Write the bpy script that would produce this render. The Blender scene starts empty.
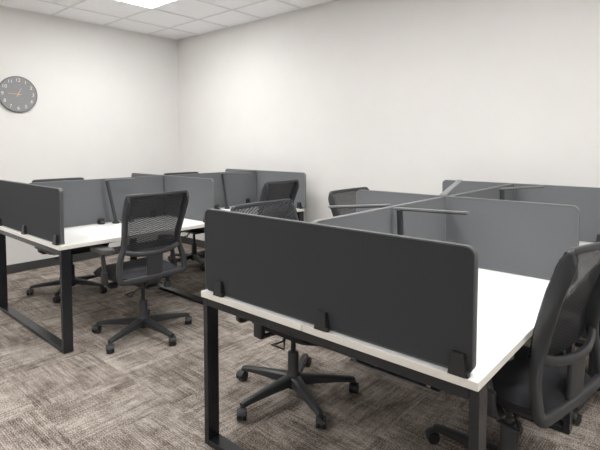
import bpy, bmesh, math, random
from mathutils import Vector, Matrix
random.seed(7)
scene = bpy.context.scene
COL = scene.collection
PI = math.pi

# ---------------------------------------------------------------- materials
def new_mat(name):
    m = bpy.data.materials.new(name); m.use_nodes = True
    nt = m.node_tree; b = nt.nodes['Principled BSDF']
    return m, nt, b

def plain(name, rgb, rough=.5, metal=0., spec=.5, noise=0., nscale=300., bump=0.):
    m, nt, b = new_mat(name)
    b.inputs['Base Color'].default_value = (*rgb, 1)
    b.inputs['Roughness'].default_value = rough
    b.inputs['Metallic'].default_value = metal
    b.inputs['Specular IOR Level'].default_value = spec
    if noise or bump:
        tc = nt.nodes.new('ShaderNodeTexCoord')
        n = nt.nodes.new('ShaderNodeTexNoise'); n.inputs['Scale'].default_value = nscale; n.inputs['Detail'].default_value = 3
        nt.links.new(tc.outputs['Object'], n.inputs['Vector'])
        if noise:
            r = nt.nodes.new('ShaderNodeMapRange')
            r.inputs['From Min'].default_value = .3; r.inputs['From Max'].default_value = .7
            r.inputs['To Min'].default_value = 1 - noise; r.inputs['To Max'].default_value = 1 + noise
            nt.links.new(n.outputs['Fac'], r.inputs['Value'])
            v = nt.nodes.new('ShaderNodeVectorMath'); v.operation = 'SCALE'; v.inputs[0].default_value = rgb
            nt.links.new(r.outputs['Result'], v.inputs['Scale']); nt.links.new(v.outputs['Vector'], b.inputs['Base Color'])
        if bump:
            bp = nt.nodes.new('ShaderNodeBump'); bp.inputs['Strength'].default_value = bump; bp.inputs['Distance'].default_value = .002
            nt.links.new(n.outputs['Fac'], bp.inputs['Height']); nt.links.new(bp.outputs['Normal'], b.inputs['Normal'])
    return m

def emission(name, rgb, s):
    m, nt, b = new_mat(name)
    b.inputs['Base Color'].default_value = (.8, .8, .8, 1)
    b.inputs['Emission Color'].default_value = (*rgb, 1); b.inputs['Emission Strength'].default_value = s
    return m

def carpet_mat():
    m, nt, b = new_mat('carpet_tiles'); N = nt.nodes; L = nt.links
    def node(t, **k):
        n = N.new(t)
        for a, v in k.items(): setattr(n, a, v)
        return n
    def math_(op, a, bb=None):
        n = node('ShaderNodeMath', operation=op)
        for i, v in enumerate((a, bb)):
            if v is None: continue
            if isinstance(v, (int, float)): n.inputs[i].default_value = v
            else: L.new(v, n.inputs[i])
        return n.outputs[0]
    tc = node('ShaderNodeTexCoord'); sp = node('ShaderNodeSeparateXYZ'); L.new(tc.outputs['Object'], sp.inputs[0])
    x, y = sp.outputs[0], sp.outputs[1]
    S = .5
    ix = math_('FLOOR', math_('DIVIDE', math_('ADD', x, .17), S)); iy = math_('FLOOR', math_('DIVIDE', math_('ADD', y, .08), S))
    wn = node('ShaderNodeTexWhiteNoise', noise_dimensions='2D')
    cb = node('ShaderNodeCombineXYZ'); L.new(ix, cb.inputs[0]); L.new(iy, cb.inputs[1]); L.new(cb.outputs[0], wn.inputs['Vector'])
    rnd = wn.outputs['Value']
    par = math_('MODULO', math_('ADD', math_('ADD', ix, iy), 100), 2.0)          # quarter-turned tiles
    off = math_('MULTIPLY', rnd, 37.0)
    def streak(sx, sy, detail, o=0., rough=.65):
        c = node('ShaderNodeCombineXYZ'); L.new(math_('MULTIPLY', x, sx), c.inputs[0]); L.new(math_('MULTIPLY', y, sy), c.inputs[1]); L.new(math_('ADD', off, o), c.inputs[2])
        n = node('ShaderNodeTexNoise'); n.inputs['Scale'].default_value = 1; n.inputs['Detail'].default_value = detail; n.inputs['Roughness'].default_value = rough
        L.new(c.outputs[0], n.inputs['Vector']); return n.outputs['Fac']
    def pick(a, bb, f):
        mx = node('ShaderNodeMix', data_type='FLOAT'); L.new(f, mx.inputs[0]); L.new(a, mx.inputs[2]); L.new(bb, mx.inputs[3]); return mx.outputs[0]
    pf = math_('ADD', math_('MULTIPLY', par, .28), .36)
    big = pick(streak(2.6, 26, 5), streak(26, 2.6, 5), pf)
    pc = math_('ADD', math_('MULTIPLY', par, .5), .25)
    cut = pick(streak(5, 70, 3, 5.), streak(70, 5, 3, 5.), pc)
    cloud = streak(4.5, 4.5, 5, 9., .7)
    row = math_('SINE', math_('MULTIPLY', pick(y, x, par), 2 * PI / .011))
    sp2 = node('ShaderNodeTexNoise'); sp2.inputs['Scale'].default_value = 150; sp2.inputs['Detail'].default_value = 1; L.new(tc.outputs['Object'], sp2.inputs['Vector'])
    v = math_('ADD', math_('MULTIPLY', big, .62), math_('MULTIPLY', cut, .62))
    v = math_('ADD', v, math_('MULTIPLY', cloud, .66))
    v = math_('ADD', v, math_('MULTIPLY', sp2.outputs['Fac'], .80))
    v = math_('ADD', v, math_('MULTIPLY', row, .045))
    v = math_('ADD', v, math_('MULTIPLY', math_('SUBTRACT', rnd, .5), .06))
    cr = node('ShaderNodeValToRGB'); e = cr.color_ramp.elements
    mr = node('ShaderNodeMapRange'); mr.inputs['From Min'].default_value = 1.08; mr.inputs['From Max'].default_value = 1.57; L.new(v, mr.inputs['Value'])
    L.new(mr.outputs[0], cr.inputs[0])
    e[0].position = 0; e[0].color = (.055, .043, .036, 1)
    e[1].position = 1; e[1].color = (.50, .45, .40, 1)
    k = e.new(.33); k.color = (.15, .124, .105, 1)
    k = e.new(.62); k.color = (.30, .262, .23, 1)
    L.new(cr.outputs[0], b.inputs['Base Color'])
    b.inputs['Roughness'].default_value = .95; b.inputs['Specular IOR Level'].default_value = .1
    bp = node('ShaderNodeBump'); bp.inputs['Strength'].default_value = .5; bp.inputs['Distance'].default_value = .004
    L.new(sp2.outputs['Fac'], bp.inputs['Height']); L.new(bp.outputs[0], b.inputs['Normal'])
    return m

def mesh_mat():
    """open-weave chair mesh: bands of thread with see-through gaps"""
    m, nt, b = new_mat('chair_mesh'); N = nt.nodes; L = nt.links
    b.inputs['Base Color'].default_value = (.015, .016, .020, 1); b.inputs['Roughness'].default_value = .6
    tc = N.new('ShaderNodeTexCoord'); mp = N.new('ShaderNodeMapping'); L.new(tc.outputs['Object'], mp.inputs[0])
    mp.inputs['Rotation'].default_value = (math.radians(24), 0, 0)
    w = N.new('ShaderNodeTexWave'); w.bands_direction = 'Z'; w.inputs['Scale'].default_value = 25.0; w.inputs['Distortion'].default_value = .6
    w.inputs['Detail'].default_value = 1
    L.new(mp.outputs[0], w.inputs['Vector'])
    mr = N.new('ShaderNodeMapRange'); mr.inputs['To Min'].default_value = .04; mr.inputs['To Max'].default_value = .20
    L.new(w.outputs['Fac'], mr.inputs['Value'])
    tr = N.new('ShaderNodeBsdfTransparent'); mix = N.new('ShaderNodeMixShader')
    L.new(mr.outputs[0], mix.inputs[0]); L.new(b.outputs[0], mix.inputs[1]); L.new(tr.outputs[0], mix.inputs[2])
    L.new(mix.outputs[0], N['Material Output'].inputs[0])
    return m

def ceiling_mat():
    m = plain('ceiling_tile', (.95, .955, .97), .95, spec=.1, noise=.03, nscale=90, bump=.15)
    return m

MT = dict(
    wall=plain('wall_paint', (.775, .766, .748), .8, spec=.2, noise=.008, nscale=6, bump=.04),
    ceiling=ceiling_mat(),
    grid=plain('ceiling_grid_white', (.80, .80, .81), .6),
    carpet=carpet_mat(),
    baseboard=plain('rubber_baseboard', (.055, .055, .055), .55),
    white=plain('white_laminate', (.86, .86, .845), .38, spec=.4, noise=.006, nscale=40),
    edge=plain('desk_edge_band', (.80, .78, .72), .5),
    black_metal=plain('black_powder_coat', (.016, .0175, .021), .22, noise=.1, nscale=500),
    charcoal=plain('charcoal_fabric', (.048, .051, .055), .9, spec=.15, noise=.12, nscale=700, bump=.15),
    grey=plain('grey_fabric', (.155, .162, .170), .9, spec=.15, noise=.10, nscale=700, bump=.15),
    trim=plain('screen_edge_trim', (.17, .175, .178), .5),
    tray=plain('grey_tray', (.10, .105, .11), .4),
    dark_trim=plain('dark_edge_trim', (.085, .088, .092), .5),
    clamp=plain('black_clamp', (.02, .02, .02), .4),
    chair=plain('chair_plastic', (.036, .038, .042), .42, noise=.06, nscale=400, bump=.05),
    base=plain('chair_base_plastic', (.026, .027, .030), .45),
    seat=plain('seat_fabric', (.030, .030, .034), .85, spec=.2, noise=.15, nscale=600, bump=.2),
    pad=plain('arm_pad', (.085, .085, .086), .5),
    steel=plain('steel', (.25, .25, .26), .3, metal=.9),
    wheel=plain('wheel_rubber', (.022, .022, .023), .22),
    lamp=plain('lamp_head_grey', (.21, .215, .22), .4),
    lampd=plain('lamp_dark', (.035, .037, .04), .45),
    lens=plain('lamp_lens', (.05, .05, .05), .3),
    clockf=plain('clock_face', (.25, .25, .256), .6, noise=.04, nscale=30),
    clockr=plain('clock_rim', (.13, .13, .132), .45),
    num=plain('clock_white', (.75, .75, .74), .6),
    copper=plain('copper', (.66, .44, .28), .35, metal=.4),
    light=emission('troffer_diffuser', (1.0, .99, .98), 34),
    lframe=plain('troffer_frame', (.75, .75, .75), .5),
    door=plain('door_wood', (.35, .25, .17), .5, noise=.1, nscale=8),
)
MT['mesh'] = mesh_mat()

# ---------------------------------------------------------------- mesh helpers
def obj(name, bm, mat, parent=None, smooth=False, mats=None):
    me = bpy.data.meshes.new(name)
    bmesh.ops.recalc_face_normals(bm, faces=bm.faces)
    bm.to_mesh(me); bm.free()
    for m in (mats or [mat]): me.materials.append(m)
    if smooth:
        for p in me.polygons: p.use_smooth = True
        try: me.set_sharp_from_angle(angle=math.radians(38))
        except Exception: pass
    o = bpy.data.objects.new(name, me); COL.objects.link(o)
    if parent is not None: o.parent = parent
    return o

def empty(name, loc=(0, 0, 0), rz=0, label=None, cat=None, group=None):
    o = bpy.data.objects.new(name, None); COL.objects.link(o)
    o.empty_display_size = .1
    o.location = loc; o.rotation_euler = (0, 0, rz)
    tag(o, label, cat, group)
    return o

def tag(o, label=None, cat=None, group=None):
    if label: o['label'] = label
    if cat: o['category'] = cat
    if group: o['group'] = group
    return o

def copy_tree(o, parent=None):
    c = o.copy(); COL.objects.link(c); c.parent = parent
    for ch in o.children: copy_tree(ch, c)
    return c

def box(bm, x0, x1, y0, y1, z0, z1, bev=0., seg=2, mi=0):
    vs = [bm.verts.new((x, y, z)) for x in (x0, x1) for y in (y0, y1) for z in (z0, z1)]
    F = [(0, 1, 3, 2), (4, 6, 7, 5), (0, 4, 5, 1), (2, 3, 7, 6), (0, 2, 6, 4), (1, 5, 7, 3)]
    fs = [bm.faces.new([vs[i] for i in f]) for f in F]
    for f in fs: f.material_index = mi
    if bev:
        es = list({e for f in fs for e in f.edges})
        bmesh.ops.bevel(bm, geom=es, offset=bev, segments=seg, affect='EDGES', profile=.5)
    return fs

def prism(bm, pts, axis, a, b):
    """closed 2D outline pts extruded between a and b along axis ('x','y','z')"""
    def P(u, v, w):
        return {'x': (w, u, v), 'y': (u, w, v), 'z': (u, v, w)}[axis]
    A = [bm.verts.new(P(u, v, a)) for u, v in pts]; B = [bm.verts.new(P(u, v, b)) for u, v in pts]
    n = len(pts)
    fs = [bm.faces.new(A[::-1]), bm.faces.new(B)]
    for i in range(n):
        fs.append(bm.faces.new((A[i], A[(i + 1) % n], B[(i + 1) % n], B[i])))
    return fs

def cyl(bm, p0, p1, r0, r1=None, seg=20):
    p0, p1 = Vector(p0), Vector(p1); r1 = r0 if r1 is None else r1
    d = (p1 - p0); L = d.length; q = d.to_track_quat('Z', 'Y')
    rings = []
    for p, r in ((p0, r0), (p1, r1)):
        rings.append([bm.verts.new(p + q @ Vector((math.cos(t) * r, math.sin(t) * r, 0))) for t in [2 * PI * i / seg for i in range(seg)]])
    for i in range(seg):
        j = (i + 1) % seg; bm.faces.new((rings[0][i], rings[0][j], rings[1][j], rings[1][i]))
    bm.faces.new(rings[0][::-1]); bm.faces.new(rings[1])

def lathe(bm, prof, org=(0, 0, 0), seg=24):
    ox, oy, oz = org; R = []
    for r, z in prof:
        R.append([bm.verts.new((ox + r * math.cos(2 * PI * i / seg), oy + r * math.sin(2 * PI * i / seg), oz + z)) for i in range(seg)])
    for a, b in zip(R, R[1:]):
        for i in range(seg):
            j = (i + 1) % seg; bm.faces.new((a[i], a[j], b[j], b[i]))
    bm.faces.new(R[0][::-1]); bm.faces.new(R[-1])

def catmull(P, n=6, closed=False):
    P = [Vector(p) for p in P]; N = len(P); out = []
    rng = range(N) if closed else range(N - 1)
    g = (lambda i: P[i % N]) if closed else (lambda i: P[max(0, min(N - 1, i))])
    for i in rng:
        a, b, c, d = g(i - 1), g(i), g(i + 1), g(i + 2)
        for k in range(n):
            t = k / n
            out.append(.5 * ((2 * b) + (c - a) * t + (2 * a - 5 * b + 4 * c - d) * t * t + (3 * b - a - 3 * c + d) * t ** 3))
    if not closed: out.append(P[-1])
    return out

def sweep(bm, path, rw, rd, ref=(1, 0, 0), closed=False, seg=12, power=1.0):
    """elliptical tube: rw across (in the plane), rd along ref; rw/rd may be functions of t"""
    P = [Vector(p) for p in path]; N = len(P); ref = Vector(ref); rings = []
    for i, p in enumerate(P):
        if closed: T = P[(i + 1) % N] - P[i - 1]
        else: T = P[min(i + 1, N - 1)] - P[max(i - 1, 0)]
        T.normalize(); S = T.cross(ref)
        if S.length < 1e-4: S = T.cross(Vector((0, 1, .01)))
        S.normalize(); D = S.cross(T).normalized()
        t = i / max(1, N - (0 if closed else 1))
        w = rw(t, p) if callable(rw) else rw; d = rd(t, p) if callable(rd) else rd
        ring = []
        for k in range(seg):
            a = 2 * PI * k / seg; c, s = math.cos(a), math.sin(a)
            c = math.copysign(abs(c) ** power, c); s = math.copysign(abs(s) ** power, s)
            ring.append(bm.verts.new(p + S * w * c + D * d * s))
        rings.append(ring)
    for i in range(N if closed else N - 1):
        a, b = rings[i], rings[(i + 1) % N]
        for k in range(seg):
            j = (k + 1) % seg; bm.faces.new((a[k], a[j], b[j], b[k]))
    if not closed:
        bm.faces.new(rings[0][::-1]); bm.faces.new(rings[-1])

def rrect(x0, x1, y0, y1, r, seg=5, corners=(1, 1, 1, 1)):
    """outline, corners = (x0y0, x1y0, x1y1, x0y1) rounded or not"""
    out = []
    for (cx, cy, a0, on, px, py) in ((x0 + r, y0 + r, PI, corners[0], x0, y0), (x1 - r, y0 + r, 1.5 * PI, corners[1], x1, y0),
                                     (x1 - r, y1 - r, 0, corners[2], x1, y1), (x0 + r, y1 - r, .5 * PI, corners[3], x0, y1)):
        if not on: out.append((px, py)); continue
        for k in range(seg + 1):
            a = a0 + .5 * PI * k / seg; out.append((cx + r * math.cos(a), cy + r * math.sin(a)))
    return out

def struct(name, bm, mat, mats=None):
    o = obj(name, bm, mat, mats=mats); o['kind'] = 'structure'; return o

# ---------------------------------------------------------------- room
WX, WY, CZ = -5.76, 3.945, 2.89           # clock wall, back wall, ceiling height
RX, FY = 3.2, -4.2                        # the two walls behind the camera
bm = bmesh.new(); box(bm, WX - .1, RX + .1, FY - .1, WY + .1, -.1, 0); struct('floor', bm, MT['carpet'])
bm = bmesh.new(); box(bm, WX - .1, WX, FY - .1, WY + .1, 0, CZ); struct('wall_left', bm, MT['wall'])
bm = bmesh.new(); box(bm, WX, RX, WY, WY + .1, 0, CZ); struct('wall_back', bm, MT['wall'])
bm = bmesh.new(); box(bm, RX, RX + .1, FY - .1, WY + .1, 0, CZ); struct('wall_right', bm, MT['wall'])
bm = bmesh.new(); box(bm, WX, RX, FY - .1, FY, 0, CZ); struct('wall_front', bm, MT['wall'])
bm = bmesh.new(); box(bm, WX, WX + .008, FY, WY, 0, .098, .002, 1); struct('baseboard_left', bm, MT['baseboard'])
bm = bmesh.new(); box(bm, WX + .008, RX, WY - .008, WY, 0, .098, .002, 1); struct('baseboard_back', bm, MT['baseboard'])
bm = bmesh.new(); box(bm, RX - .008, RX, FY, WY - .008, 0, .098, .002, 1); struct('baseboard_right', bm, MT['baseboard'])
bm = bmesh.new(); box(bm, WX + .008, RX - .008, FY, FY + .008, 0, .098, .002, 1); struct('baseboard_front', bm, MT['baseboard'])
bm = bmesh.new(); box(bm, WX - .1, RX + .1, FY - .1, WY + .1, CZ + .0, CZ + .1); struct('ceiling', bm, MT['ceiling'])
# T-bar grid
GX0, GY0, G = -4.635, 2.855, .61
bm = bmesh.new()
k = math.ceil((WX - GX0) / G)
while GX0 + k * G < RX:
    x = GX0 + k * G; box(bm, x - .011, x + .011, FY, WY, CZ - .006, CZ - .001); k += 1
k = math.ceil((FY - GY0) / G)
while GY0 + k * G < WY:
    y = GY0 + k * G; box(bm, WX, RX, y - .011, y + .011, CZ - .006, CZ - .001); k += 1
for a in ((WX, WX + .02, FY, WY), (RX - .02, RX, FY, WY), (WX, RX, WY - .02, WY), (WX, RX, FY, FY + .02)):
    box(bm, *a, CZ - .007, CZ - .001)
struct('trim_1', bm, MT['grid'])

# recessed lights
def make_light():
    t = empty('ceiling_light')
    bm = bmesh.new()
    for a in ((0, .61, 0, .02), (0, .61, .59, .61), (0, .02, .02, .59), (.59, .61, .02, .59)):
        box(bm, a[0] + (.012 if a[0] == 0 else 0), a[1] - (.012 if a[1] == .61 else 0), a[2] + (.012 if a[2] == 0 else 0), a[3] - (.012 if a[3] == .61 else 0), -.010, -.001)
    obj('frame', bm, MT['lframe'], t)
    bm = bmesh.new(); box(bm, .0205, .5895, .0205, .5895, -.006, -.002)
    obj('diffuser', bm, MT['light'], t)
    return t
lt = make_light()
spots = [(GX0, GY0 - G, 'recessed white ceiling light panel above the left bench')]
for x, y in ((GX0 + 4 * G, GY0 - 2 * G), (GX0 + 7 * G, GY0 - 2 * G), (GX0 + 10 * G, GY0 - 3 * G), (GX0 + 1 * G, GY0 - 5 * G), (GX0 + 4 * G, GY0 - 7 * G),
             (GX0, GY0 - 9 * G), (GX0 + 11 * G, GY0 - 8 * G)):  # unseen panels, added where the room needs more light
    spots.append((x, y, 'unseen recessed ceiling light panel, added to light the room'))
for i, (x, y, lab) in enumerate(spots):
    o = lt if i == 0 else copy_tree(lt)
    o.location = (x, y, CZ); tag(o, lab, 'ceiling light', 'recessed ceiling light panels')

# ---------------------------------------------------------------- benches
HD = .737
def make_bench(x0, x1, xs, y0, ym, y1, tray, label):
    cx = xs
    t = empty('workbench_desk', (cx, y0, 0), 0, label, 'desk', 'white bench desks')
    X0, X1, Y1, YM = x0 - cx, x1 - cx, y1 - y0, ym - y0
    for (a, b) in ((X0, -.0015), (.0015, X1)):
        for (c, d) in ((0, YM - .0015), (YM + .0015, Y1)):
            bm = bmesh.new()
            box(bm, a, b, c, d, HD - .027, HD, .0015, 1)
            for f in bm.faces:
                f.material_index = 0 if f.normal.z > .5 else 1
            bm.normal_update()
            for f in bm.faces: f.material_index = 0 if abs(f.normal.z) > .5 else 1
            obj('desktop', bm, None, t, mats=[MT['white'], MT['edge']])
    for yy in (.012, YM - .033, Y1 - .078):
        bm = bmesh.new(); box(bm, X0 + .0315, X1 - .0315, yy, yy + .066, HD - .027 - .04, HD - .0275, .002, 1)
        fr = obj('leg_frame', bm, MT['black_metal'], t)
        for sx in (X0 + .001, X1 - .031):
            bm = bmesh.new(); box(bm, sx, sx + .03, yy, yy + .066, 0.004, HD - .0275, .002, 1); obj('leg', bm, MT['black_metal'], fr)
        bm = bmesh.new(); box(bm, X0 + .0315, X1 - .0315, yy, yy + .066, 0.004, .032, .002, 1); obj('foot_bar', bm, MT['black_metal'], fr)
    # beams along the bench
    for sx in (-.16, .12):
        bm = bmesh.new(); box(bm, sx, sx + .04, .08, Y1 - .08, HD - .065, HD - .028, .002, 1); obj('support_beam', bm, MT['black_metal'], t)
    bm = bmesh.new()
    prism(bm, [(.079, HD - .028), (.45, HD - .028), (.45, HD - .030), (.079, HD - .052)], 'x', X1 - .05, X1 - .02)
    obj('support_bracket', bm, MT['black_metal'], t)
    # wire tray under the near edge
    a, b = tray[0] - cx, tray[1] - cx
    bm = bmesh.new()
    box(bm, a, b, .055, .125, .632, .638, .001, 1); box(bm, a, b, .120, .125, .638, .70)
    tr = obj('cable_tray', bm, MT['tray'], t)
    for x in (a + .02, b - .04):
        bm = bmesh.new()
        sweep(bm, [(x, .060, .637), (x, .056, .655), (x, .075, .668), (x, .095, .68), (x, .10, .7115)], .008, .002, ref=(0, 1, .3), seg=8)
        obj('tray_hook', bm, MT['steel'], tr)
    return t

AX0, AX1, AS, AY0, AYM, AY1 = -1.764, -.48, -1.145, 1.315, 2.565, 3.785
LX0, LX1, LS, LY0, LYM, LY1 = -4.575, -3.243, -3.955, 1.276, 2.54, 3.772
make_bench(AX0, AX1, AS, AY0, AYM, AY1, (-.965, -.62), 'white four-seat bench desk with black legs, nearest to us')
make_bench(LX0, LX1, LS, LY0, LYM, LY1, (-3.84, -3.48), 'white four-seat bench desk with black legs, on the left below the wall clock')

# ---------------------------------------------------------------- privacy screens
ZP0, ZP1 = .7410, 1.119
def clamp_bm():
    bm = bmesh.new()
    # body in front of the panel, tapering upwards, plus a foot under it and a rear jaw
    def taper(y0, y1, h, w0, w1):
        b = [(-w0, y0), (w0, y0), (w0, y1), (-w0, y1)]; tt = [(-w1, y0 + (y1 - y0) * .35 if y0 < 0 else y0), (w1, y0 + (y1 - y0) * .35 if y0 < 0 else y0), (w1, y1 if y0 < 0 else y1 - (y1 - y0) * .35), (-w1, y1 if y0 < 0 else y1 - (y1 - y0) * .35)]
        A = [bm.verts.new((x, y, 0.0005)) for x, y in b]; B = [bm.verts.new((x, y, h)) for x, y in tt]
        bm.faces.new(A[::-1]); bm.faces.new(B)
        for i in range(4): bm.faces.new((A[i], A[(i + 1) % 4], B[(i + 1) % 4], B[i]))
    taper(-.034, -.0118, .066, .027, .018)
    taper(.0118, .030, .060, .025, .017)
    box(bm, -.026, .026, -.0126, .0126, .0005, .0028)
    box(bm, .026, .036, -.034, -.016, .0005, .016, .002, 1)      # adjusting tab
    return bm

def make_screen(cx, cy, rz, length, clamps, mat, label, group=None):
    t = empty('desk_divider', (cx, cy, HD), rz, label, 'desk divider', group)
    h = length / 2
    bm = bmesh.new(); prism(bm, rrect(-h + .004, h - .004, ZP0 - HD, ZP1 - HD - .004, .028), 'y', -.0095, .0095)
    p = obj('panel', bm, mat, t, smooth=True)
    # edge trim round the sides and the top
    bm = bmesh.new()
    o = rrect(-h, h, ZP0 - HD - .001, ZP1 - HD, .031, 6); i_ = rrect(-h + .0045, h - .0045, ZP0 - HD + .0035, ZP1 - HD - .0045, .0268, 6)
    n = len(o); V = []
    for y in (-.0112, .0112):
        V.append(([bm.verts.new((u, y, v)) for u, v in o], [bm.verts.new((u, y, v)) for u, v in i_]))
    for a in range(n):
        b = (a + 1) % n
        (o0, i0), (o1, i1) = V
        bm.faces.new((o0[a], o0[b], o1[b], o1[a])); bm.faces.new((i0[b], i0[a], i1[a], i1[b]))
        bm.faces.new((o0[b], o0[a], i0[a], i0[b])); bm.faces.new((o1[a], o1[b], i1[b], i1[a]))
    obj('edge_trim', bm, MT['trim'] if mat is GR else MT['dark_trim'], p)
    for c in clamps:
        k = obj('clamp', clamp_bm(), MT['clamp'], t); k.location = (c, 0, 0)
    return t

def cross(x0, x1, y, clamps, mat, label, group):
    cx = (x0 + x1) / 2
    make_screen(cx, y, 0, x1 - x0, [c - cx for c in clamps], mat, label, group)
def spine(x, y0, y1, clamps, mat, label, group):
    cy = (y0 + y1) / 2
    make_screen(x, cy, PI / 2, y1 - y0, [c - cy for c in clamps], mat, label, group)
GA, GL = 'screens on the nearest bench', 'screens on the left bench'
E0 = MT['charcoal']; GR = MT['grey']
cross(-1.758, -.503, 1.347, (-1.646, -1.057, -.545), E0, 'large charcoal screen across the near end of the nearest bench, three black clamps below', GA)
spine(AS, 1.374, 2.548, (1.5, 2.4), GR, 'long grey middle screen running back from the large charcoal screen', GA)
cross(-1.757, -.475, 2.575, (-1.68, -.55), GR, 'grey cross screen halfway along the nearest bench, behind the bare white desktop', GA)
spine(AS + .01, 2.602, 3.742, (2.75, 3.6), GR, 'grey middle screen of the nearest bench, beyond its grey cross screen', GA)
cross(-1.700, -.497, 3.757, (-1.63, -.56), GR, 'grey end screen of the nearest bench, by the far wall at right', GA)
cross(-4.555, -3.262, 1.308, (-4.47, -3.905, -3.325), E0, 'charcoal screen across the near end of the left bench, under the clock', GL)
spine(LS, 1.336, 2.520, (1.42, 2.4), GR, 'long grey middle screen on the near half of the left bench', GL)
cross(-4.56, -3.222, 2.545, (-4.48, -3.300), GR, 'grey cross screen halfway along the left bench, behind the chair in full view', GL)
spine(LS, 2.572, 3.735, (2.7, 3.6), GR, 'grey middle screen of the left bench, beyond its grey cross screen', GL)
cross(-4.50, -3.215, 3.752, (-4.43, -3.79, -3.285), GR, 'grey end screen of the left bench, by the far wall', GL)

# ---------------------------------------------------------------- desk lamps
def make_lamp(base, top, h0, h1, label, w=.028):
    """slim LED lamp: weighted foot, leaning flat post, flat horizontal head"""
    base, top, h0, h1 = map(Vector, (base, top, h0, h1))
    t = empty('desk_lamp', (base.x, base.y, HD), 0, label, 'desk lamp', 'slim desk lamps')
    o = Vector((base.x, base.y, HD))
    bm = bmesh.new(); lathe(bm, [(.028, .0005), (.030, .003), (.030, .012), (.026, .018), (.012, .022)]); obj('lamp_base', bm, MT['lampd'], t, smooth=True)
    bm = bmesh.new(); a, b = Vector((0, 0, .022)), top - o
    hd = (h1 - h0); hd.z = 0; hd.normalize()
    sweep(bm, [a, b], .013, .013, ref=hd, seg=12, power=.5); obj('post', bm, MT['lampd'], t)
    side = Vector((-hd.y, hd.x, 0))
    bm = bmesh.new()
    P0, P1 = h0 - o, h1 - o; hw = w / 2; th = .0045
    V = []
    for P in (P0, P1):
        for s, z in ((-hw, -th), (hw, -th), (hw, th), (-hw, th)):
            V.append(bm.verts.new(P + side * s + Vector((0, 0, z))))
    for f in ((3, 2, 1, 0), (4, 5, 6, 7), (0, 1, 5, 4), (1, 2, 6, 5), (2, 3, 7, 6), (3, 0, 4, 7)): bm.faces.new([V[i] for i in f])
    bmesh.ops.bevel(bm, geom=list(bm.edges), offset=.004, segments=2, affect='EDGES')
    hh = obj('lamp_head', bm, MT['lamp'], t)
    bm = bmesh.new()
    d = (P1 - P0); Q0, Q1 = P0 + d * .12, P0 + d * .97; V = []
    for P in (Q0, Q1):
        for s, z in ((-hw * .7, -th - .004), (hw * .7, -th - .004), (hw * .7, -th), (-hw * .7, -th)):
            V.append(bm.verts.new(P + side * s + Vector((0, 0, z))))
    for f in ((3, 2, 1, 0), (4, 5, 6, 7), (0, 1, 5, 4), (1, 2, 6, 5), (2, 3, 7, 6), (3, 0, 4, 7)): bm.faces.new([V[i] for i in f])
    obj('light_strip', bm, MT['lens'], hh)
    return t
make_lamp((-1.072, 1.95, HD), (-1.092, 1.95, 1.108), (-1.118, 1.945, 1.115), (-.785, 2.0, 1.118), 'desk lamp with flat head pointing right, before the grey cross screen of the nearest bench')
make_lamp((-1.205, 1.99, HD), (-1.205, 1.985, 1.113), (-1.175, 2.01, 1.119), (-1.36, 1.752, 1.119), 'desk lamp whose thin flat head crosses before the mesh chair back in the centre')
make_lamp((-1.04, 3.24, HD), (-1.05, 3.23, 1.116), (-1.053, 3.20, 1.122), (-.885, 3.60, 1.122), 'desk lamp on the far right desk, seen over the grey cross screen')
make_lamp((-1.24, 2.98, HD), (-1.27, 2.90, 1.08), (-1.27, 2.80, 1.095), (-1.40, 3.38, 1.150), 'desk lamp with head tilted up before the left corner of the right end screen', w=.042)
lm = make_lamp((-3.845, 1.985, HD), (-3.85, 1.915, 1.108), (-3.85, 1.90, 1.115), (-3.82, 2.15, 1.115), 'dark desk lamp with a coiled cord on the near desk of the left bench')
make_lamp((-3.845, 3.22, HD), (-3.85, 3.157, 1.110), (-3.86, 3.14, 1.117), (-3.60, 3.34, 1.117), 'dark desk lamp on the far desk of the left bench, near its end screen')

def make_outlet(x, y, label):
    t = empty('power_outlet', (x, y, HD), 0, label, 'power outlet', 'round desktop power outlets')
    bm = bmesh.new(); lathe(bm, [(.026, .0005), (.030, .004), (.030, .030), (.026, .043), (.014, .048)]); obj('housing', bm, MT['clamp'], t, smooth=True)
    bm = bmesh.new()
    for k in range(2): box(bm, .029, .032, -.012 + .014 * k, -.002 + .014 * k, .014, .028)
    obj('socket', bm, MT['steel'], t); return t
po = make_outlet(-3.905, 1.885, 'round black power outlet beside the lamp on the near desk of the left bench')
make_outlet(-3.895, 3.125, 'round black power outlet on the far desk of the left bench')
bm = bmesh.new()
pts = [(.0, .028, .010), (.005, .045, .005)]
for k in range(20):
    a = k * .62; pts.append((-.012 + .036 * math.cos(a) + .008 * math.sin(3 * a), .115 + .058 * math.sin(a) + .008 * math.cos(2.3 * a), .006 + .0012 * (k % 9)))
sweep(bm, catmull(pts, 5), .0036, .0036, ref=(0, 0, 1), seg=8)
obj('power_cord', bm, MT['clamp'], lm, smooth=True)

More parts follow.
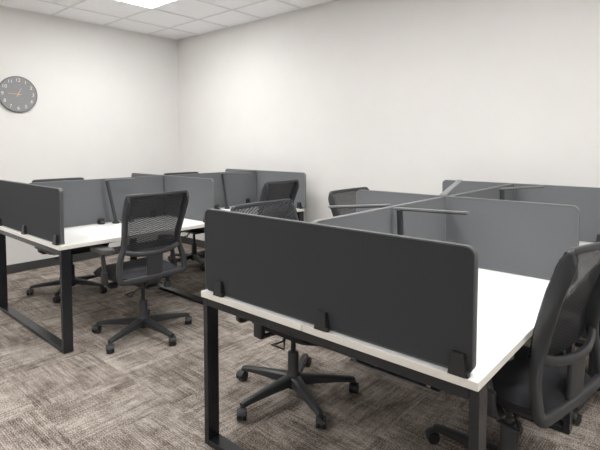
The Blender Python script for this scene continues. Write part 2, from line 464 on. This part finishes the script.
# ---------------------------------------------------------------- office chair (faces local -X, back towards +X)
def make_chair():
    t = empty('office_chair')
    # --- five-star base
    bm = bmesh.new()
    lathe(bm, [(.036, .052), (.041, .058), (.043, .12), (.037, .132), (.031, .14), (.030, .25), (.026, .256)])
    for k in range(5):
        a = 2 * PI * k / 5; c, s = math.cos(a), math.sin(a)
        secs = []
        for r, hw, z0, z1 in ((.030, .031, .074, .126), (.12, .026, .074, .117), (.24, .021, .072, .103), (.325, .018, .068, .092), (.352, .015, .064, .086)):
            ring = []
            for (u, z) in ((-hw, z0), (hw, z0), (hw, z1 - .008), (hw * .55, z1), (-hw * .55, z1), (-hw, z1 - .008)):
                ring.append(bm.verts.new((c * r - s * u, s * r + c * u, z)))
            secs.append(ring)
        for A, B in zip(secs, secs[1:]):
            for i in range(6): bm.faces.new((A[i], A[(i + 1) % 6], B[(i + 1) % 6], B[i]))
        bm.faces.new(secs[0][::-1]); bm.faces.new(secs[-1])
    base = obj('base', bm, MT['base'], t, smooth=True)
    for k in range(5):
        a = 2 * PI * k / 5; c, s = math.cos(a), math.sin(a); r = .350
        C = Vector((c * r, s * r, .0))
        da = a + .9 + k * 1.7; fx, fy = math.cos(da), math.sin(da); ax = Vector((-fy, fx, 0))
        W = C + Vector((fx, fy, 0)) * .010 + Vector((0, 0, .0290))
        bm = bmesh.new()
        cyl(bm, C + Vector((0, 0, .05)), C + Vector((0, 0, .070)), .009, seg=10)
        # hood between and over the wheels
        cyl(bm, W - ax * .006, W + ax * .006, .026, seg=16)
        hood = [W + Vector((fx * math.cos(q), fy * math.cos(q), math.sin(q))) * .031 for q in [PI * (.1 + .8 * i / 8) for i in range(9)]]
        sweep(bm, hood, .024, .0025, ref=(fx, fy, .8), seg=8, power=.6)
        ca = obj('caster', bm, MT['base'], base, smooth=True)
        bm = bmesh.new()
        for sg in (-1, 1):
            cyl(bm, W + ax * (.0075 * sg), W + ax * (.0235 * sg), .0285, .0275, seg=20)
            cyl(bm, W + ax * (.0237 * sg), W + ax * (.0255 * sg), .015, .013, seg=14)
        obj_w = bm
        me = bpy.data.meshes.new('wheels'); bmesh.ops.recalc_face_normals(bm, faces=bm.faces)
        tmp = bmesh.new(); 
        me2 = bpy.data.meshes.new('tmp'); bm.to_mesh(me2); bm.free()
        # wheels joined to their caster mesh so each caster is one part
        b2 = bmesh.new(); b2.from_mesh(ca.data); n0 = len(b2.faces); b2.from_mesh(me2); b2.faces.ensure_lookup_table()
        for f in list(b2.faces)[n0:]: f.material_index = 1
        b2.to_mesh(ca.data); b2.free(); tmp.free(); bpy.data.meshes.remove(me2); bpy.data.meshes.remove(me)
        ca.data.materials.append(MT['wheel'])
    # --- gas lift
    bm = bmesh.new(); cyl(bm, (0, 0, .25), (0, 0, .40), .0145, seg=16); obj('gas_lift', bm, MT['base'], t, smooth=True)
    # --- mechanism with lever and knob
    bm = bmesh.new()
    box(bm, -.11, .11, -.075, .075, .376, .428, .014, 3); box(bm, -.09, .17, -.045, .045, .368, .39, .008, 2)
    mech = obj('tilt_mechanism', bm, MT['base'], t, smooth=True)
    bm = bmesh.new(); cyl(bm, (.14, .12, .358), (.14, .12, .398), .029, .026, seg=18); cyl(bm, (.14, .12, .395), (.14, .12, .43), .012, seg=10)
    obj('tension_knob', bm, MT['base'], mech, smooth=True)
    for sg, x0 in ((1, -.03), (-1, .10)):
        bm = bmesh.new()
        sweep(bm, [(x0, .07 * sg, .388), (x0, .10 * sg, .375), (x0 - .01, .12 * sg, .362)], .009, .007, ref=(0, 0, 1), seg=8)
        sweep(bm, [(x0 - .012, .118 * sg, .362), (x0 + .030, .165 * sg, .344), (x0 - .055, .165 * sg, .344)], .009, .006, ref=(0, 0, 1), closed=True, seg=8)
        obj('lever', bm, MT['base'], mech, smooth=True)
    # --- seat
    bm = bmesh.new()
    nx, ny = 18, 18; top = []; bot = []
    def sup(u, v):                                  # square -> rounded plan
        p = 5.0; r = (abs(u) ** p + abs(v) ** p) ** (1 / p); m = max(abs(u), abs(v)); k = m / r if r > 1e-6 else 1
        return u * k, v * k
    for i in range(nx + 1):
        ra, rb = [], []
        for j in range(ny + 1):
            u, v = -1 + 2 * i / nx, -1 + 2 * j / ny; su, sv = sup(u, v)
            X = -.085 + su * .255; Y = sv * (.248 - .012 * su)
            e = max(abs(u), abs(v)); z = .524 - .010 * (1 - abs(v) ** 2) - .042 * max(0, e - .7) ** 2 / .09
            if su < -.3: z -= .045 * ((-.3 - su) / .7) ** 2
            ra.append(bm.verts.new((X, Y, z))); rb.append(bm.verts.new((X + (-.085 - X) * .04, Y * .96, .452 - .012 * max(0, -su))))
        top.append(ra); bot.append(rb)
    for i in range(nx):
        for j in range(ny):
            bm.faces.new((top[i][j], top[i + 1][j], top[i + 1][j + 1], top[i][j + 1]))
            bm.faces.new((bot[i][j], bot[i][j + 1], bot[i + 1][j + 1], bot[i + 1][j]))
    for i in range(nx):
        bm.faces.new((top[i][0], bot[i][0], bot[i + 1][0], top[i + 1][0])); bm.faces.new((top[i][ny], top[i + 1][ny], bot[i + 1][ny], bot[i][ny]))
    for j in range(ny):
        bm.faces.new((top[0][j], top[0][j + 1], bot[0][j + 1], bot[0][j])); bm.faces.new((top[nx][j], bot[nx][j], bot[nx][j + 1], top[nx][j + 1]))
    obj('seat', bm, MT['seat'], t, smooth=True)
    bm = bmesh.new(); prism(bm, rrect(-.30, .14, -.205, .205, .07, 6), 'z', .428, .4515); obj('seat_pan', bm, MT['base'], t)
    # --- back frame: one closed loop, leaning at the top, pushed forward at the lumbar
    half = [(.256, .00, 1.064), (.248, .10, 1.065), (.238, .195, 1.065), (.234, .2295, 1.062), (.231, .234, 1.043), (.217, .235, .99), (.190, .232, .92), (.163, .222, .83),
            (.143, .214, .76), (.135, .218, .70), (.135, .237, .64), (.142, .254, .58), (.150, .259, .53), (.157, .257, .487), (.161, .243, .467), (.164, .17, .463), (.166, .08, .463), (.167, .0, .463)]
    loop = half + [(x, -y, z) for x, y, z in half[-2:0:-1]]
    P = catmull(loop, 5, True)
    def lerp(z, z0, z1, a, b):
        k = max(0, min(1, (z - z0) / (z1 - z0))); return a + (b - a) * k
    rw = lambda tt, p: lerp(p.z, 1.037, 1.055, lerp(p.z, .62, .74, .020, .0120), .0125)
    rd = lambda tt, p: lerp(p.z, 1.028, 1.057, lerp(p.z, .60, .74, .016, .029), .012)
    bm = bmesh.new(); sweep(bm, P, rw, rd, ref=(1, 0, .15), closed=True, seg=14, power=.6)
    fr = obj('backrest_frame', bm, MT['chair'], t, smooth=True)
    # lumbar crossbar
    bm = bmesh.new()
    cb = catmull([(.137, -.222, .672), (.156, -.16, .652), (.172, -.08, .641), (.177, 0, .638), (.172, .08, .641), (.156, .16, .652), (.137, .222, .672)], 5)
    sweep(bm, cb, .018, .013, ref=(1, 0, .1), seg=12, power=.8)
    obj('crossbar', bm, MT['chair'], fr, smooth=True)
    # --- mesh
    sd = [(z, x, y) for x, y, z in half[4:11]]
    def at(z):
        if z >= sd[0][0]: return sd[0][1] + (z - sd[0][0]) * .25, sd[0][2]
        for (z0, x0, y0), (z1, x1, y1) in zip(sd, sd[1:]):
            if z >= z1:
                k = (z - z0) / (z1 - z0); return x0 + (x1 - x0) * k, y0 + (y1 - y0) * k
        return sd[-1][1:]
    bm = bmesh.new(); rows = []
    M, NR = 14, 26
    for i in range(NR + 1):
        row = []
        for j in range(M + 1):
            v = -1 + 2 * j / M; zb = .664 - .028 * (1 - v * v); zz = 1.063 + (zb - 1.063) * i / NR
            x, hw = at(zz); k = min(1, (1.063 - zz) / .05)
            row.append(bm.verts.new((x - .031 + .019 * (1 - v ** 4) + .014 * (1 - k), v * (hw + .008), zz)))
        rows.append(row)
    for A, B in zip(rows, rows[1:]):
        for j in range(M): bm.faces.new((A[j], A[j + 1], B[j + 1], B[j]))
    obj('backrest_mesh', bm, MT['mesh'], t, smooth=True)
    # --- upright joining the back to the mechanism
    bm = bmesh.new()
    up = catmull([(.172, 0, .645), (.170, 0, .60), (.166, 0, .52), (.160, 0, .46), (.140, 0, .415), (.09, 0, .394)], 6)
    sweep(bm, up, lambda q, p: .066 - .012 * q, .012, ref=(1, 0, .05), seg=14, power=.5)
    obj('back_upright', bm, MT['chair'], t, smooth=True)
    # --- arms
    for sg in (-1, 1):
        bm = bmesh.new()
        pa = catmull([(-.01, .10 * sg, .417), (-.01, .22 * sg, .415), (-.005, .272 * sg, .428), (-.012, .280 * sg, .48), (-.035, .280 * sg, .58), (-.055, .278 * sg, .655)], 6)
        sweep(bm, pa, .024, .011, ref=(0, 1, .0), seg=12, power=.7)
        ar = obj('armrest', bm, MT['base'], t, smooth=True)
        bm = bmesh.new(); box(bm, -.05, .012, (.268 if sg > 0 else -.296), (.296 if sg > 0 else -.268), .425, .52, .008, 2); obj('arm_sleeve', bm, MT['base'], ar, smooth=True)
        bm = bmesh.new()
        ol = rrect(-.185, .065, -.042, .042, .035, 6)
        fs = prism(bm, [(x, y + .272 * sg) for x, y in ol], 'z', .655, .683)
        tf = fs[1]; bmesh.ops.bevel(bm, geom=list(tf.edges), offset=.008, segments=2, affect='EDGES')
        obj('arm_pad', bm, MT['pad'], ar, smooth=True)
    return t

CH = make_chair()
used = [False]
def place(x, y, rz, base_deg, label):
    o = CH if not used[0] else copy_tree(CH)
    used[0] = True
    o.location = (x, y, .0005); o.rotation_euler = (0, 0, math.radians(rz))
    for c in o.children:
        if c.name.startswith('base') : c.rotation_euler = (0, 0, math.radians(base_deg - rz))
    tag(o, label, 'office chair', 'black mesh office chairs')
    return o
place(-3.167, 1.835, 0, -69, 'black mesh office chair fully in view, back turned, at the left bench')
place(-1.738, 1.925, 180, -97, 'office chair tucked in behind the large charcoal screen, its five-star base showing below the desk')
ca = place(-.522, 1.992, -11, 172, 'black office chair cut by the right edge, its back frame close to us')
place(-1.835, 2.93, 180, 20, 'office chair whose mesh back shows left of the grey cross screen in the centre')
place(-4.63, 1.93, 180, -44, 'office chair on the wall side of the left bench, casters showing behind the black leg')
place(-3.275, 3.20, 5, 30, 'dark office chair leaning before the far end screen of the left bench')
place(-4.585, 3.33, 180, -20, 'office chair at the far wall-side desk of the left bench, gas lift showing underneath')
place(-.46, 3.02, 6, 50, 'office chair at the far right desk, mostly hidden behind the chair cut by the edge')

for c in ca.children:                       # seat slid right back on its mechanism
    if c.name.split('.')[0] in ('base', 'gas_lift', 'tilt_mechanism'): c.location.x -= .085

# ---------------------------------------------------------------- clock
ck = empty('wall_clock', (WX, 1.872, 1.962), 0, 'round grey wall clock with white numerals and copper hands on the left wall', 'clock')
R = .196
def disc(bm, prof, seg=64):                      # profile (r, x) revolved round the X axis
    Rg = [[bm.verts.new((x, r * math.cos(2 * PI * i / seg), r * math.sin(2 * PI * i / seg))) for i in range(seg)] for r, x in prof]
    for a, b in zip(Rg, Rg[1:]):
        for i in range(seg): bm.faces.new((a[i], a[(i + 1) % seg], b[(i + 1) % seg], b[i]))
    bm.faces.new(Rg[0][::-1]); bm.faces.new(Rg[-1])
bm = bmesh.new(); disc(bm, [(R - .004, .001), (R, .004), (R, .026), (R - .003, .030), (R - .007, .030), (R - .008, .026)]); obj('rim', bm, MT['clockr'], ck, smooth=True)
bm = bmesh.new(); disc(bm, [(R - .0085, .0262), (R - .0085, .0275)]); face = obj('clock_face', bm, MT['clockf'], ck)
bm = bmesh.new()
for n in range(1, 13):
    cu = bpy.data.curves.new('n', 'FONT'); cu.body = str(n); cu.size = .052; cu.align_x = 'CENTER'; cu.align_y = 'CENTER'
    cu.extrude = .0006
    tmp = bpy.data.objects.new('n', cu); COL.objects.link(tmp)
    bpy.context.view_layer.update()
    me = bpy.data.meshes.new_from_object(tmp.evaluated_get(bpy.context.evaluated_depsgraph_get()))
    a = PI / 2 - n * PI / 6; rr = .152
    # seen from +X: right is +Y, up is +Z
    me.transform(Matrix(((0, 0, 1, .0285), (1, 0, 0, rr * math.cos(a)), (0, 1, 0, rr * math.sin(a)), (0, 0, 0, 1))))
    bm.from_mesh(me); bpy.data.meshes.remove(me); bpy.data.objects.remove(tmp); bpy.data.curves.remove(cu)
obj('numerals', bm, MT['num'], ck)
def hand(name, deg, L, w, x):
    a = math.radians(90 - deg); d = Vector((0, math.cos(a), math.sin(a))); s = Vector((0, -math.sin(a), math.cos(a)))
    bm = bmesh.new()
    V = [bm.verts.new(d * u + s * v + Vector((xx, 0, 0))) for xx in (x, x + .0012) for u, v in ((-.03, -w), (-.03, w), (L, w * .5), (L, -w * .5))]
    for f in ((0, 1, 2, 3), (7, 6, 5, 4), (0, 4, 5, 1), (1, 5, 6, 2), (2, 6, 7, 3), (3, 7, 4, 0)): bm.faces.new([V[i] for i in f])
    obj(name, bm, MT['copper'], ck)
hand('hour_hand', 25, .075, .005, .0300); hand('minute_hand', 272, .105, .004, .0318)
bm = bmesh.new(); cyl(bm, (.0276, 0, 0), (.036, 0, 0), .009, seg=16); obj('hub', bm, MT['copper'], ck)

# ---------------------------------------------------------------- camera and world
cam = bpy.data.cameras.new('camera'); co = bpy.data.objects.new('camera', cam); COL.objects.link(co)
yaw, pitch = .71986, .05220
F = Vector((-math.sin(yaw) * math.cos(pitch), math.cos(yaw) * math.cos(pitch), -math.sin(pitch)))
Rv = Vector((math.cos(yaw), math.sin(yaw), 0)); U = Rv.cross(F)
co.matrix_world = Matrix(((Rv.x, U.x, -F.x, 0), (Rv.y, U.y, -F.y, 0), (Rv.z, U.z, -F.z, 1.4122), (0, 0, 0, 1)))
cam.sensor_width = 36; cam.lens = 472.012 / 600 * 36; cam.shift_y = (169.326 - 225) / 600
cam.clip_start = .05
scene.camera = co
w = bpy.data.worlds.new('world'); scene.world = w; w.use_nodes = True
w.node_tree.nodes['Background'].inputs[0].default_value = (.9, .95, 1, 1); w.node_tree.nodes['Background'].inputs[1].default_value = .1
vs = scene.view_settings; vs.view_transform = 'Standard'; vs.look = 'None'; vs.gamma = 1; vs.use_curve_mapping = False
vs.exposure = 0.13
scene.cycles.use_denoising = True
scene.cycles.max_bounces = 12; scene.cycles.diffuse_bounces = 6; scene.cycles.transparent_max_bounces = 12
